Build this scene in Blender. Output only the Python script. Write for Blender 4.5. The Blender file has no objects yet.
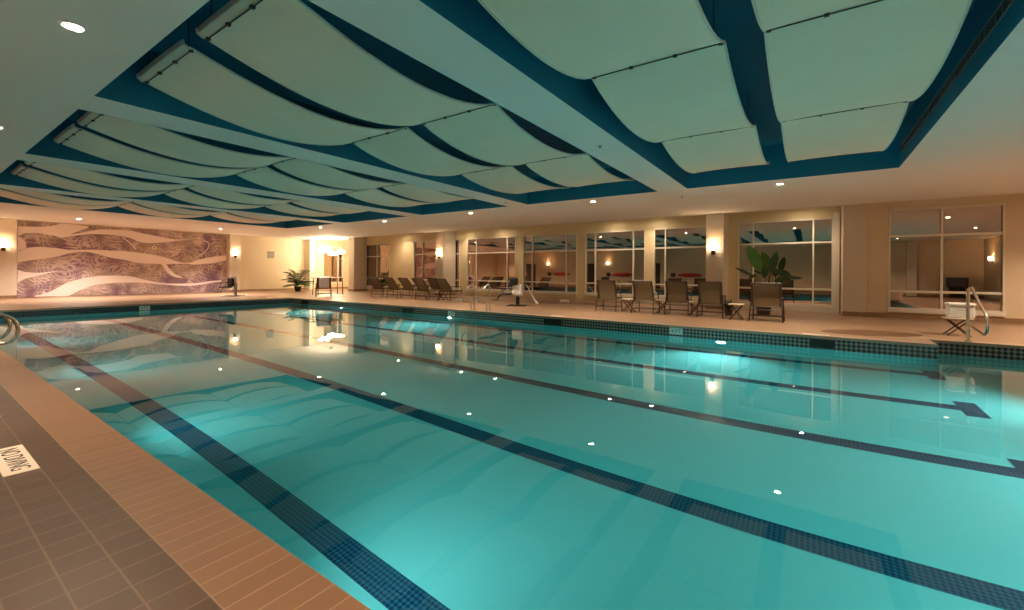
import bpy, math, random
from math import sin, cos, pi, radians as R
from mathutils import Vector, Matrix
random.seed(7)
scn = bpy.context.scene
COL = scn.collection

# ------------------------------------------------------------------ helpers
class MB:
    def __init__(s):
        s.v = []; s.f = []; s.uv = None
    def add(s, vs, fs, M=None):
        n = len(s.v)
        s.v += [tuple(M @ Vector(p)) if M else tuple(p) for p in vs]
        s.f += [tuple(n + i for i in f) for f in fs]
        return s
    def box(s, x0, x1, y0, y1, z0, z1, M=None):
        v = [(x, y, z) for z in (z0, z1) for y in (y0, y1) for x in (x0, x1)]
        f = [(0, 2, 3, 1), (4, 5, 7, 6), (0, 1, 5, 4), (1, 3, 7, 5), (3, 2, 6, 7), (2, 0, 4, 6)]
        return s.add(v, f, M)
    def bbox(s, x0, x1, y0, y1, z0, z1, b=0.01, M=None):
        # box with chamfered edges
        xs, ys, zs = (x0, x1), (y0, y1), (z0, z1)
        v = []; idx = {}
        for i in (0, 1):
            for j in (0, 1):
                for k in (0, 1):
                    sx, sy, sz = (1 if i == 0 else -1), (1 if j == 0 else -1), (1 if k == 0 else -1)
                    X, Y, Z = xs[i], ys[j], zs[k]
                    for a, p in enumerate(((X, Y + sy*b, Z + sz*b), (X + sx*b, Y, Z + sz*b), (X + sx*b, Y + sy*b, Z))):
                        idx[(i, j, k, a)] = len(v); v.append(p)
        f = []
        g = lambda *t: idx[t]
        f += [(g(0,0,0,0), g(0,0,1,0), g(0,1,1,0), g(0,1,0,0)), (g(1,0,0,0), g(1,1,0,0), g(1,1,1,0), g(1,0,1,0))]
        f += [(g(0,0,0,1), g(1,0,0,1), g(1,0,1,1), g(0,0,1,1)), (g(0,1,0,1), g(0,1,1,1), g(1,1,1,1), g(1,1,0,1))]
        f += [(g(0,0,0,2), g(0,1,0,2), g(1,1,0,2), g(1,0,0,2)), (g(0,0,1,2), g(1,0,1,2), g(1,1,1,2), g(0,1,1,2))]
        for j in (0, 1):
            for k in (0, 1): f.append((g(0,j,k,1), g(1,j,k,1), g(1,j,k,2), g(0,j,k,2)))
        for i in (0, 1):
            for k in (0, 1): f.append((g(i,0,k,0), g(i,1,k,0), g(i,1,k,2), g(i,0,k,2)))
        for i in (0, 1):
            for j in (0, 1): f.append((g(i,j,0,0), g(i,j,1,0), g(i,j,1,1), g(i,j,0,1)))
        for i in (0, 1):
            for j in (0, 1):
                for k in (0, 1): f.append((g(i,j,k,0), g(i,j,k,1), g(i,j,k,2)))
        return s.add(v, f, M)
    def tube(s, pts, r, n=8, M=None, cap=True, closed=False):
        pts = [Vector(p) for p in pts]
        m = len(pts); rs = r if isinstance(r, (list, tuple)) else [r]*m
        up = Vector((0, 0, 1)); prev = None; v = []; f = []
        for i, p in enumerate(pts):
            if closed: t = pts[(i+1) % m] - pts[i-1]
            else: t = pts[min(i+1, m-1)] - pts[max(i-1, 0)]
            t.normalize()
            if prev is None:
                a = up if abs(t.dot(up)) < .9 else Vector((1, 0, 0))
                nx = t.cross(a).normalized()
            else:
                nx = (prev - t*prev.dot(t)).normalized()
            prev = nx; ny = t.cross(nx)
            for k in range(n):
                a = 2*pi*k/n
                v.append(p + (nx*cos(a) + ny*sin(a))*rs[i])
        for i in range(m if closed else m-1):
            for k in range(n):
                a = i*n + k; b = i*n + (k+1) % n; i2 = (i+1) % m
                f.append((a, b, i2*n + (k+1) % n, i2*n + k))
        if cap and not closed:
            f.append(tuple(range(n-1, -1, -1))); f.append(tuple((m-1)*n + k for k in range(n)))
        return s.add(v, f, M)
    def lathe(s, prof, n=24, M=None):
        v = []; f = []; m = len(prof)
        for (r, z) in prof:
            for k in range(n):
                a = 2*pi*k/n; v.append((r*cos(a), r*sin(a), z))
        for i in range(m-1):
            for k in range(n):
                a = i*n + k; b = i*n + (k+1) % n
                f.append((a, b, b+n, a+n))
        if prof[0][0] > 1e-5: f.append(tuple(range(n-1, -1, -1)))
        if prof[-1][0] > 1e-5: f.append(tuple((m-1)*n + k for k in range(n)))
        return s.add(v, f, M)
    def prism(s, poly, z0, z1, M=None):
        n = len(poly)
        v = [(x, y, z0) for x, y in poly] + [(x, y, z1) for x, y in poly]
        f = [tuple(range(n-1, -1, -1)), tuple(range(n, 2*n))] + [(i, (i+1) % n, n + (i+1) % n, n + i) for i in range(n)]
        return s.add(v, f, M)
    def ball(s, c, r, n=12, sc=(1, 1, 1)):
        prof = [(max(1e-6, r*sin(pi*i/(n//2+1)) if 0 < i < n//2+1 else 1e-6), -r*cos(pi*i/(n//2+1))) for i in range(n//2+2)]
        return s.lathe(prof, n, Matrix.Translation(c) @ Matrix.Diagonal((*sc, 1)))
    def sheet(s, P, th):
        # P: grid [i][j] of points, given thickness th along z
        ni, nj = len(P), len(P[0]); v = []; f = []
        for dz in (0, th):
            for i in range(ni):
                for j in range(nj):
                    p = Vector(P[i][j]); v.append((p.x, p.y, p.z + dz))
        o = ni*nj
        for i in range(ni-1):
            for j in range(nj-1):
                a = i*nj + j
                f.append((a, a+nj, a+nj+1, a+1)); f.append((o+a, o+a+1, o+a+nj+1, o+a+nj))
        for i in range(ni-1):
            for j in (0, nj-1):
                a = i*nj + j; f.append((a, a+nj, o+a+nj, o+a))
        for j in range(nj-1):
            for i in (0, ni-1):
                a = i*nj + j; f.append((a, a+1, o+a+1, o+a))
        return s.add(v, f)
    def build(s, name, mat, parent=None, smooth=False, loc=None):
        me = bpy.data.meshes.new(name); me.from_pydata(s.v, [], s.f); me.validate(); 
        import bmesh
        bm = bmesh.new(); bm.from_mesh(me)
        bmesh.ops.remove_doubles(bm, verts=bm.verts, dist=1e-5)
        bmesh.ops.recalc_face_normals(bm, faces=bm.faces); bm.to_mesh(me); bm.free()
        me.materials.append(mat)
        if smooth:
            for p in me.polygons: p.use_smooth = True
            try: me.set_sharp_from_angle(angle=R(40))
            except Exception: pass
        o = bpy.data.objects.new(name, me); COL.objects.link(o)
        if parent: o.parent = parent
        if loc: o.location = loc
        return o

def tag(o, label=None, cat=None, group=None, kind=None):
    if label: o['label'] = label
    if cat: o['category'] = cat
    if group: o['group'] = group
    if kind: o['kind'] = kind
    return o
def empty(name, loc=(0, 0, 0), rz=0):
    o = bpy.data.objects.new(name, None); COL.objects.link(o)
    o.empty_display_size = .1; o.location = loc; o.rotation_euler = (0, 0, rz); return o
def thing(name, label, cat, loc=(0, 0, 0), rz=0, group=None):
    return tag(empty(name, loc, rz), label, cat, group)
def copy_tree(o, parent=None):
    c = o.copy(); COL.objects.link(c)
    if parent: c.parent = parent
    for ch in list(o.children): copy_tree(ch, c)
    return c
def struct(name, mb, mat, parent=None, smooth=False):
    o = mb.build(name, mat, parent, smooth)
    if not parent: o['kind'] = 'structure'
    return o

# ------------------------------------------------------------------ materials
def newmat(name):
    m = bpy.data.materials.new(name); m.use_nodes = True
    nt = m.node_tree
    return m, nt, nt.nodes, nt.links, nt.nodes['Principled BSDF']
def mat(name, col, rough=.5, metal=0, spec=.5, noise=0, nscale=8, emit=None, estr=0, alpha=1, bump=0):
    m, nt, N, L, P = newmat(name)
    P.inputs['Base Color'].default_value = (*col, 1)
    P.inputs['Roughness'].default_value = rough; P.inputs['Metallic'].default_value = metal
    P.inputs['Specular IOR Level'].default_value = spec
    if alpha < 1: P.inputs['Alpha'].default_value = alpha
    if emit:
        P.inputs['Emission Color'].default_value = (*emit, 1); P.inputs['Emission Strength'].default_value = estr
    if noise or bump:
        tc = N.new('ShaderNodeTexCoord'); nz = N.new('ShaderNodeTexNoise')
        nz.inputs['Scale'].default_value = nscale; nz.inputs['Detail'].default_value = 4
        L.new(tc.outputs['Object'], nz.inputs['Vector'])
    if noise:
        mx = N.new('ShaderNodeMix'); mx.data_type = 'RGBA'
        mx.inputs[6].default_value = (*[c*(1-noise) for c in col], 1); mx.inputs[7].default_value = (*[min(1, c*(1+noise)) for c in col], 1)
        L.new(nz.outputs['Fac'], mx.inputs[0]); L.new(mx.outputs[2], P.inputs['Base Color'])
    if bump:
        b = N.new('ShaderNodeBump'); b.inputs['Strength'].default_value = bump; b.inputs['Distance'].default_value = .01
        L.new(nz.outputs['Fac'], b.inputs['Height']); L.new(b.outputs['Normal'], P.inputs['Normal'])
    return m
def tilemat(name, c1, c2, grout, w, h, mortar=.004, rough=.45, off=(0, 0), swap=False, blotch=.2, coords='Object'):
    m, nt, N, L, P = newmat(name)
    tc = N.new('ShaderNodeTexCoord'); mp = N.new('ShaderNodeMapping')
    mp.inputs['Location'].default_value = (off[0], off[1], 0)
    L.new(tc.outputs[coords], mp.inputs['Vector'])
    br = N.new('ShaderNodeTexBrick'); br.offset = 0; br.squash = 1
    br.inputs['Scale'].default_value = 1; br.inputs['Brick Width'].default_value = w; br.inputs['Row Height'].default_value = h
    br.inputs['Mortar Size'].default_value = mortar; br.inputs['Mortar Smooth'].default_value = .1
    br.inputs['Color1'].default_value = (*c1, 1); br.inputs['Color2'].default_value = (*c2, 1); br.inputs['Mortar'].default_value = (*grout, 1)
    L.new(mp.outputs[0], br.inputs['Vector'])
    nz = N.new('ShaderNodeTexNoise'); nz.inputs['Scale'].default_value = 2.3; nz.inputs['Detail'].default_value = 5
    L.new(tc.outputs[coords], nz.inputs['Vector'])
    mr = N.new('ShaderNodeMapRange'); mr.inputs[3].default_value = 1-blotch; mr.inputs[4].default_value = 1+blotch
    L.new(nz.outputs['Fac'], mr.inputs[0])
    mx = N.new('ShaderNodeVectorMath'); mx.operation = 'MULTIPLY'
    L.new(br.outputs['Color'], mx.inputs[0]); L.new(mr.outputs[0], mx.inputs[1])
    L.new(mx.outputs[0], P.inputs['Base Color']); P.inputs['Roughness'].default_value = rough
    b = N.new('ShaderNodeBump'); b.inputs['Strength'].default_value = .25; b.inputs['Distance'].default_value = .003; b.invert = True
    L.new(br.outputs['Fac'], b.inputs['Height']); L.new(b.outputs['Normal'], P.inputs['Normal'])
    return m
def mosaic(name, ca, cb, s, axes=(0, 1), diamond=True, rough=.25):
    # small checkered glass mosaic on two object axes
    m, nt, N, L, P = newmat(name)
    tc = N.new('ShaderNodeTexCoord'); sp = N.new('ShaderNodeSeparateXYZ'); L.new(tc.outputs['Object'], sp.inputs[0])
    def mth(op, a, b=None):
        n = N.new('ShaderNodeMath'); n.operation = op
        for i, q in enumerate((a, b)):
            if q is None: continue
            if isinstance(q, (int, float)): n.inputs[i].default_value = q
            else: L.new(q, n.inputs[i])
        return n.outputs[0]
    u, v = (sp.outputs[axes[0]] if axes != (0, 2) else mth('ADD', sp.outputs[0], sp.outputs[1])), sp.outputs[axes[1]]
    if diamond: p, q = mth('ADD', u, v), mth('SUBTRACT', u, v)
    else: p, q = u, v
    fp, fq = mth('FLOOR', mth('DIVIDE', p, s)), mth('FLOOR', mth('DIVIDE', q, s))
    ch = mth('PINGPONG', mth('ADD', fp, fq), 1)
    mx = N.new('ShaderNodeMix'); mx.data_type = 'RGBA'; mx.inputs[6].default_value = (*ca, 1); mx.inputs[7].default_value = (*cb, 1)
    L.new(ch, mx.inputs[0]); L.new(mx.outputs[2], P.inputs['Base Color']); P.inputs['Roughness'].default_value = rough
    return m

M = {}
M['plaster'] = mat('white soffit paint', (.86, .83, .80), .75, noise=.02, nscale=3)
M['wall'] = mat('cream wall paint', (.72, .585, .41), .7, noise=.03, nscale=2)
M['pier'] = mat('pale pier paint', (.70, .60, .48), .7, noise=.03, nscale=2)
M['column'] = mat('yellow cream column paint', (.74, .61, .36), .55, noise=.02)
M['frame'] = mat('off white window frame', (.78, .72, .62), .45)
M['teal'] = mat('deep teal coffer paint', (.004, .19, .33), .6, noise=.06, nscale=2)
M['sail'] = mat('stretched grey cream fabric', (.93, .80, .66), .8, noise=.05, nscale=2.5)
M['hem'] = mat('pale fabric hem', (.72, .72, .64), .8)
M['rod'] = mat('dark seam rod', (.03, .03, .03), .5)
M['grille'] = mat('dusty grille', (.34, .28, .26), .5, metal=.3)
M['slat'] = mat('grille slot', (.07, .06, .065), .7)
M['dark'] = mat('dark void', (.01, .01, .012), .8)
M['bronze'] = mat('dark bronze chair frame', (.035, .020, .014), .45, metal=.2)
M['steel'] = mat('polished stainless rail', (.72, .68, .62), .16, metal=1)
M['black'] = mat('black plastic', (.012, .012, .014), .45)
M['white'] = mat('white plastic', (.78, .76, .72), .4)
M['grey'] = mat('grey metal housing', (.35, .34, .32), .5, metal=.2)
M['towel'] = mat('lilac grey towel cloth', (.55, .47, .50), .95, bump=.3, nscale=60)
M['lace'] = mat('table top stone', (.60, .50, .38), .5)
M['base'] = tilemat('brown tile baseboard', (.30, .17, .08), (.34, .20, .10), (.38, .28, .18), .3, .3, blotch=.15)
M['leaf'] = mat('glossy green leaf', (.09, .22, .03), .4, noise=.35, nscale=6)
M['leafd'] = mat('dark green leaf', (.025, .07, .018), .45, noise=.3, nscale=6)
M['stem'] = mat('brown stem', (.09, .06, .03), .7)
M['pot'] = mat('brown ceramic pot', (.035, .022, .016), .4)
M['red'] = mat('red foam', (.55, .03, .02), .5)
M['signgrey'] = mat('grey panel', (.36, .33, .27), .6)
M['door'] = mat('dark door paint', (.05, .03, .025), .5)
M['signtile'] = mat('white ceramic sign tile', (.80, .66, .54), .35)
M['ink'] = mat('dark sign ink', (.03, .02, .02), .6)
M['lamp'] = mat('warm lamp glass', (1, .9, .75), .4, emit=(1, .76, .48), estr=13)
M['globe'] = mat('glowing glass globe', (1, .95, .85), .3, emit=(1, .82, .55), estr=38)
M['can'] = mat('lit downlight lens', (1, .95, .9), .4, emit=(1, .80, .58), estr=60)
M['trimring'] = mat('white downlight trim', (.8, .78, .74), .5)
M['poollens'] = mat('lit underwater lens', (1, 1, 1), .3, emit=(.9, 1, 1), estr=55)
M['poolpl'] = mat('aqua pool plaster', (.19, .62, .66), .7, noise=.05, nscale=1.5)
M['lane'] = mosaic('navy lane mosaic', (.006, .03, .075), (.02, .11, .19), .036, (0, 1))
M['band'] = mosaic('waterline mosaic', (.012, .018, .03), (.30, .27, .24), .075, (0, 2))
M['bandY'] = mosaic('waterline mosaic side', (.012, .018, .03), (.30, .27, .24), .075, (0, 2))
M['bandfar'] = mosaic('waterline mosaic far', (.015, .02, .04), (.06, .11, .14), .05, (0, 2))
M['deckL'] = tilemat('brown deck tile', (.062, .031, .016), (.080, .041, .022), (.14, .082, .048), .1485, .1505, .004, .42, off=(-.684+.1485*8, -1.963+.1505*40), blotch=.18)
M['coping'] = tilemat('tan coping tile', (.185, .094, .050), (.205, .106, .057), (.28, .17, .105), .302, .103, .0035, .40, off=(-.684+.302*8, -1.91+.103*60), blotch=.12)
M['deckR'] = tilemat('tan deck tile', (.29, .185, .115), (.315, .20, .125), (.31, .205, .14), .30, .30, .003, .38, blotch=.10)
M['copingR'] = tilemat('pale tan coping', (.38, .26, .19), (.41, .285, .205), (.38, .27, .20), .103, .302, .003, .38, blotch=.10)
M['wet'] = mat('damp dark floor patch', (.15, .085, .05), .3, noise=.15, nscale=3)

# sling fabric: woven mesh one can faintly see through
def sling():
    m, nt, N, L, P = newmat('brown mesh sling fabric')
    P.inputs['Base Color'].default_value = (.165, .11, .05, 1); P.inputs['Roughness'].default_value = .7
    P.inputs['Alpha'].default_value = .72
    return m
M['sling'] = sling()
def glass():
    m, nt, N, L, P = newmat('night window glass')
    N.remove(P); out = N['Material Output']
    g = N.new('ShaderNodeBsdfGlossy'); g.inputs['Roughness'].default_value = .0; g.inputs['Color'].default_value = (1, .82, .72, 1)
    t = N.new('ShaderNodeBsdfTransparent'); t.inputs['Color'].default_value = (.35, .33, .32, 1)
    fr = N.new('ShaderNodeLayerWeight'); fr.inputs['Blend'].default_value = .45
    mr = N.new('ShaderNodeMapRange'); mr.inputs[3].default_value = .48; mr.inputs[4].default_value = .85
    L.new(fr.outputs['Fresnel'], mr.inputs[0])
    mx = N.new('ShaderNodeMixShader'); L.new(mr.outputs[0], mx.inputs[0]); L.new(t.outputs[0], mx.inputs[1]); L.new(g.outputs[0], mx.inputs[2])
    L.new(mx.outputs[0], out.inputs['Surface'])
    return m
M['glass'] = glass()
def water():
    m, nt, N, L, P = newmat('clear pool water')
    N.remove(P); out = N['Material Output']
    g = N.new('ShaderNodeBsdfGlass'); g.inputs['IOR'].default_value = 1.333; g.inputs['Roughness'].default_value = 0; g.inputs['Color'].default_value = (1, 1, 1, 1)
    tc = N.new('ShaderNodeTexCoord'); nz = N.new('ShaderNodeTexNoise'); nz.inputs['Scale'].default_value = .55; nz.inputs['Detail'].default_value = 1.5
    L.new(tc.outputs['Object'], nz.inputs['Vector'])
    b = N.new('ShaderNodeBump'); b.inputs['Strength'].default_value = .10; b.inputs['Distance'].default_value = .05
    L.new(nz.outputs['Fac'], b.inputs['Height']); L.new(b.outputs['Normal'], g.inputs['Normal'])
    L.new(g.outputs[0], out.inputs['Surface'])
    a = N.new('ShaderNodeVolumeAbsorption'); a.inputs['Color'].default_value = (.10, .82, .81, 1); a.inputs['Density'].default_value = .28
    L.new(a.outputs[0], out.inputs['Volume'])
    return m
M['water'] = water()
def muralmat():
    m, nt, N, L, P = newmat('engraved wave mural print')
    def node(t, **kw):
        n = N.new(t)
        for k_, v_ in kw.items(): n.inputs[k_.replace('_', ' ')].default_value = v_
        return n
    def mth(op, a, b=None):
        n = N.new('ShaderNodeMath'); n.operation = op
        for i, q in enumerate((a, b)):
            if q is None: continue
            if isinstance(q, (int, float)): n.inputs[i].default_value = q
            else: L.new(q, n.inputs[i])
        return n.outputs[0]
    tc = N.new('ShaderNodeTexCoord')
    # slow warp of the coordinates gives the flowing curls
    wn = node('ShaderNodeTexNoise', Scale=.8, Detail=2.0); L.new(tc.outputs['Object'], wn.inputs['Vector'])
    sc_ = N.new('ShaderNodeVectorMath'); sc_.operation = 'SCALE'; sc_.inputs['Scale'].default_value = 1.1; L.new(wn.outputs['Color'], sc_.inputs[0])
    ad = N.new('ShaderNodeVectorMath'); L.new(tc.outputs['Object'], ad.inputs[0]); L.new(sc_.outputs[0], ad.inputs[1])
    vo = node('ShaderNodeTexVoronoi', Scale=.95); L.new(ad.outputs[0], vo.inputs['Vector'])
    rings = mth('SINE', mth('MULTIPLY', vo.outputs['Distance'], 62.0))
    wv = node('ShaderNodeTexWave', Scale=2.0, Distortion=9.0, Detail=2.0, Detail_Scale=.7); wv.bands_direction = 'Z'; L.new(ad.outputs[0], wv.inputs['Vector'])
    n1 = node('ShaderNodeTexNoise', Scale=.75, Detail=2.5); L.new(tc.outputs['Object'], n1.inputs['Vector'])
    n3 = node('ShaderNodeTexNoise', Scale=1.6, Detail=3.0); L.new(ad.outputs[0], n3.inputs['Vector'])
    cr_ = N.new('ShaderNodeValToRGB'); e = cr_.color_ramp.elements
    e[0].position = .40; e[0].color = (.20, .105, .17, 1); e[1].position = .60; e[1].color = (.36, .26, .20, 1); L.new(n1.outputs['Fac'], cr_.inputs[0])
    ln = mth('MAXIMUM', mth('MULTIPLY', mth('ADD', rings, .1), .5), mth('SUBTRACT', wv.outputs['Fac'], .55))
    pale = mth('ADD', mth('MULTIPLY', ln, .75), mth('MULTIPLY', mth('SUBTRACT', n3.outputs['Fac'], .46), 2.6))
    cl_ = N.new('ShaderNodeClamp'); L.new(pale, cl_.inputs[0])
    mx = N.new('ShaderNodeMix'); mx.data_type = 'RGBA'; mx.inputs[7].default_value = (.74, .58, .53, 1)
    L.new(cl_.outputs[0], mx.inputs[0]); L.new(cr_.outputs[0], mx.inputs[6]); L.new(mx.outputs[2], P.inputs['Base Color'])
    P.inputs['Roughness'].default_value = .35
    return m
M['mural'] = muralmat()
M['ribbon'] = mat('pale pink mural band', (.90, .78, .74), .35)

# ------------------------------------------------------------------ camera (fitted)
H0 = 1.2; F = 432.088; YAW = R(55.3936); ROLL = R(.42478); CY = 272.938
f_ = Vector((sin(YAW), cos(YAW), 0)); r0 = Vector((cos(YAW), -sin(YAW), 0)); u0 = Vector((0, 0, 1))
r_ = cos(ROLL)*r0 + sin(ROLL)*u0; u_ = cos(ROLL)*u0 - sin(ROLL)*r0
cd = bpy.data.cameras.new('camera'); co = bpy.data.objects.new('camera', cd); COL.objects.link(co)
cd.sensor_fit = 'HORIZONTAL'; cd.sensor_width = 36; cd.lens = F/1024*36
cd.shift_y = -(305-CY)/1024; cd.shift_x = 0; cd.clip_start = .05; cd.clip_end = 200
mw = Matrix.Identity(4)
for i in range(3): mw[i][0] = r_[i]; mw[i][1] = u_[i]; mw[i][2] = -f_[i]
mw[2][3] = H0; co.matrix_world = mw; scn.camera = co
def ray(px, py): return f_ + r_*((px-512)/F) - u_*((py-CY)/F)
def atY(px, py, Y):
    d = ray(px, py); d = d*(Y/d.y); return Vector((d.x, d.y, d.z + H0))

# ------------------------------------------------------------------ dimensions
ZC = 3.28; ZR = 3.36; XW = 17.2; XL = -2.0; YM = 27.37; YE = -8.0
PX0, PX1, PY0, PY1 = .984, 10.48, -3.4, 19.42
WZ = -.23; PD = -1.46
AX, AY0, AY1 = 11.2, -3.4, -1.85   # entry alcove

# ------------------------------------------------------------------ floor
def slab(mb, x0, x1, y0, y1, z=0, t=.35): mb.box(x0, x1, y0, y1, z-t, z)
fl = MB(); slab(fl, XL, .684, YE, YM+.1, t=.3); struct('floor', fl, M['deckL'])
fl = MB(); slab(fl, .684, PX0, PY0-.3, PY1+.3, t=.055); struct('trim_1', fl, M['coping'])
fl = MB(); slab(fl, .684, 20, PY1+.3, YM+.1, t=.3); slab(fl, PX1+.3, 20, AY1+.3, PY1+.3, t=.3); slab(fl, AX+.3, 20, YE, AY1+.3, t=.3); slab(fl, .684, AX+.3, YE, PY0-.3, t=.3)
struct('floor', fl, M['deckR'])
fl = MB(); slab(fl, PX1, PX1+.3, AY1+.3, PY1, t=.055); slab(fl, AX, AX+.3, AY0-.3, AY1, t=.055)
struct('trim_2', fl, M['copingR'])
fl = MB(); slab(fl, PX0, PX1+.3, PY1, PY1+.3, t=.055); slab(fl, PX1, AX+.3, AY1, AY1+.3, t=.055); slab(fl, PX0, AX, PY0-.3, PY0, t=.055)
struct('trim_3', fl, M['copingR'])

# basin
def wallsheet(mb, pts, z0, z1, t=.3):
    # pts: outline going round the pool, basin wall thickness t outward
    for (x0, y0, x1, y1, nx, ny) in pts:
        mb.box(min(x0, x1, x0+nx*t, x1+nx*t), max(x0, x1, x0+nx*t, x1+nx*t), min(y0, y1, y0+ny*t, y1+ny*t), max(y0, y1, y0+ny*t, y1+ny*t), z0, z1)
BZ = -.42
walls_in = [(PX0, PY0, PX0, PY1, -1, 0), (PX0-.3, PY1, PX1+.3, PY1, 0, 1), (PX1, AY1+.3, PX1, PY1, 1, 0), (PX1, AY1, AX+.3, AY1, 0, 1), (AX, AY0, AX, AY1, 1, 0), (PX0-.3, PY0, AX+.3, PY0, 0, -1)]
bs = MB(); wallsheet(bs, walls_in, PD-.15, BZ)
bs.box(PX0-.3, PX1+.3, PY0-.3, PY1+.3, PD-.3, PD)
bs.box(PX1+.0, AX+.3, AY0-.3, AY1+.3, PD-.3, PD)
struct('pool_basin', bs, M['poolpl'])
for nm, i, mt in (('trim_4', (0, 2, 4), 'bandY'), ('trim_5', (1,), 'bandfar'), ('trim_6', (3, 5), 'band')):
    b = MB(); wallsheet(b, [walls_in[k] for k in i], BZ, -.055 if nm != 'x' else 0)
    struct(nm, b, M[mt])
st = MB()
st.box(PX1+.02, AX, AY0, AY1, PD, -.95); st.box(PX1+.32, AX, AY0, AY1, -.95, -.72); st.box(PX1+.60, AX, AY0, AY1, -.72, -.5)
struct('pool_steps', st, M['poolpl'])
# lane lines
for k, x in enumerate((1.92, 3.92, 5.92, 7.93, 9.92)):
    l = MB(); l.box(x-.115, x+.115, -1.6, PY1-1.5, PD, PD+.003)
    l.box(x-.34, x+.34, -1.82, -1.6, PD, PD+.003); l.box(x-.34, x+.34, PY1-1.5, PY1-1.28, PD, PD+.003)
    struct('lane_line', l, M['lane'])
# water body
w = MB(); w.box(PX0-.05, PX1+.05, PY0-.05, PY1+.05, PD-.06, WZ)
wo = w.build('pool_water', M['water'])
wv = MB(); wv.prism([(PX0-.05, PY0-.05), (AX+.05, PY0-.05), (AX+.05, AY1+.05), (PX1+.05, AY1+.05), (PX1+.05, PY1+.05), (PX0-.05, PY1+.05)], PD-.06, WZ)
bpy.data.objects.remove(wo); wo = wv.build('pool_water', M['water'])
tag(wo, 'still clear turquoise water filling the swimming pool', 'water', kind='stuff')

# ------------------------------------------------------------------ ceiling
CX0, CX1 = 1.405, 11.048
CO = [(-1.397, 2.473), (3.183, 7.06), (7.80, 11.60), (12.40, 16.30), (17.03, 20.81)]
cl = MB(); T = .06
def cpan(x0, x1, y0, y1): cl.box(x0, x1, y0, y1, ZC, ZC+T)
cpan(XL, CX0, YE, YM+.1); cpan(CX1, 16.1, YE, YM+.1); ys = [YE] + [q for c in CO for q in c] + [YM+.1]
for i in range(0, len(ys), 2): cpan(CX0, CX1, ys[i], ys[i+1])
struct('ceiling', cl, M['plaster'])
cl = MB(); cl.box(16.1, 20, YE, YM+.1, ZR+.04, ZR+.1); cl.box(16.04, 16.1, YE, YM+.1, ZC+T, ZR+.1); cl.box(12, 20, YM+.1, YM+.2, 3.2, 3.5)
struct('ceiling', cl, M['plaster'])
ed = MB(); ed.box(16.06, 16.10, YE, YM, ZC-.012, ZC); struct('trim_7', ed, M['wall'])
ZT = 4.05
for (y0, y1) in CO:
    c = MB(); t = .05
    e = .004; zb = ZC-.001
    c.box(CX0-t, CX0, y0-t, y1+t, ZC+.01, ZT); c.box(CX0, CX0+e, y0, y1, zb, ZT); c.box(CX1, CX1+t, y0-t, y1+t, ZC+.01, ZT); c.box(CX1-e, CX1, y0, y1, zb, ZT)
    c.box(CX0, CX1, y0-t, y0, ZC+.01, ZT); c.box(CX0, CX1, y0, y0+e, zb, ZT); c.box(CX0, CX1, y1, y1+t, ZC+.01, ZT); c.box(CX0, CX1, y1-e, y1, zb, ZT); c.box(CX0-t, CX1+t, y0-t, y1+t, ZT, ZT+t)
    struct('ceiling_coffer', c, M['teal'])
# linear air grilles high on the near face of each coffer
side = ['nearest the camera', 'second from the camera', 'in the middle', 'second from the mural', 'nearest the mural']
for i, (y0, y1) in enumerate(CO):
    g = thing('air_grille', 'long slotted air grille in the coffer %s' % side[i], 'air vent', ((CX0+CX1)/2, y0+.005, 3.57), 0, 'air grilles in the coffers')
    b = MB(); L_ = (CX1-CX0)/2 - .25
    b.box(-L_, L_, 0.0, .012, -.07, -.058); b.box(-L_, L_, 0, .012, .058, .07); b.box(-L_, L_, 0, .003, -.07, .07)
    b.build('frame', M['grille'], g)
    b = MB()
    n = 60
    for k in range(n):
        x = -L_ + (k+.5)*2*L_/n
        if k % 9 < 7: b.box(x-.055, x+.055, .003, .014, -.04, -.028); b.box(x-.055, x+.055, .003, .014, -.006, .006); b.box(x-.055, x+.055, .003, .014, .028, .04)
        else: b.box(x-.06, x+.06, .003, .007, -.045, .045)
    b.build('slats', M['slat'], g)

# sails ----------------------------------------------------------------
BX = [1.80, 4.70, 7.60, 10.38]; ZB = 3.50
def make_sail(w):
    root = empty('fabric_sail')
    seg = 14; sag = [.26, .24, .17]
    rows = []
    # rolled start flap
    for (dx, dz) in ((-.085, .06), (-.075, .02), (-.04, .0)): rows.append((BX[0]+dx, ZB+dz))
    for s in range(3):
        for k in range(seg + (1 if s == 2 else 0)):
            u = k/seg; x = BX[s] + (BX[s+1]-BX[s])*u
            v = u**1.15 if s == 0 else u
            z = ZB - sag[s]*(4*v*(1-v))**.9
            if s == 2: z += .0
            rows.append((x, z))
    rows.append((BX[3]+.04, ZB+.05))
    P = []
    NJ = 8
    for (x, z) in rows:
        P.append([(x, -w/2 + w*j/NJ, z + .012*sin(pi*j/NJ)) for j in range(NJ+1)])
    mb = MB(); mb.sheet(P, .012); mb.build('canvas', M['sail'], root, smooth=True)
    for sgn in (-1, 1):
        mb = MB(); mb.tube([(x, sgn*w/2, z+.004) for x, z in rows], .014, 6); mb.build('hem', M['hem'], root, smooth=True)
    for i, bx in enumerate(BX):
        mb = MB(); z = ZB-.006
        mb.tube([(bx, -w/2-.01, z), (bx, w/2+.01, z)], .0065, 6)
        for yy in (-w/2+.03, -w/6, w/6, w/2-.03): mb.box(bx-.018, bx+.018, yy-.02, yy+.02, z-.012, z+.01)
        mb.build('seam_rod', M['rod'], root)
    for i in (0, 1, 2, 3):
        for yy in (-w/2+.1, w/2-.1):
            mb = MB(); mb.tube([(BX[i], yy, ZB+.01), (BX[i], yy, ZT)], .005, 5); mb.build('hanger_cable', M['rod'], root)
    return root
proto = make_sail(1.41)
k = 0
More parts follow.
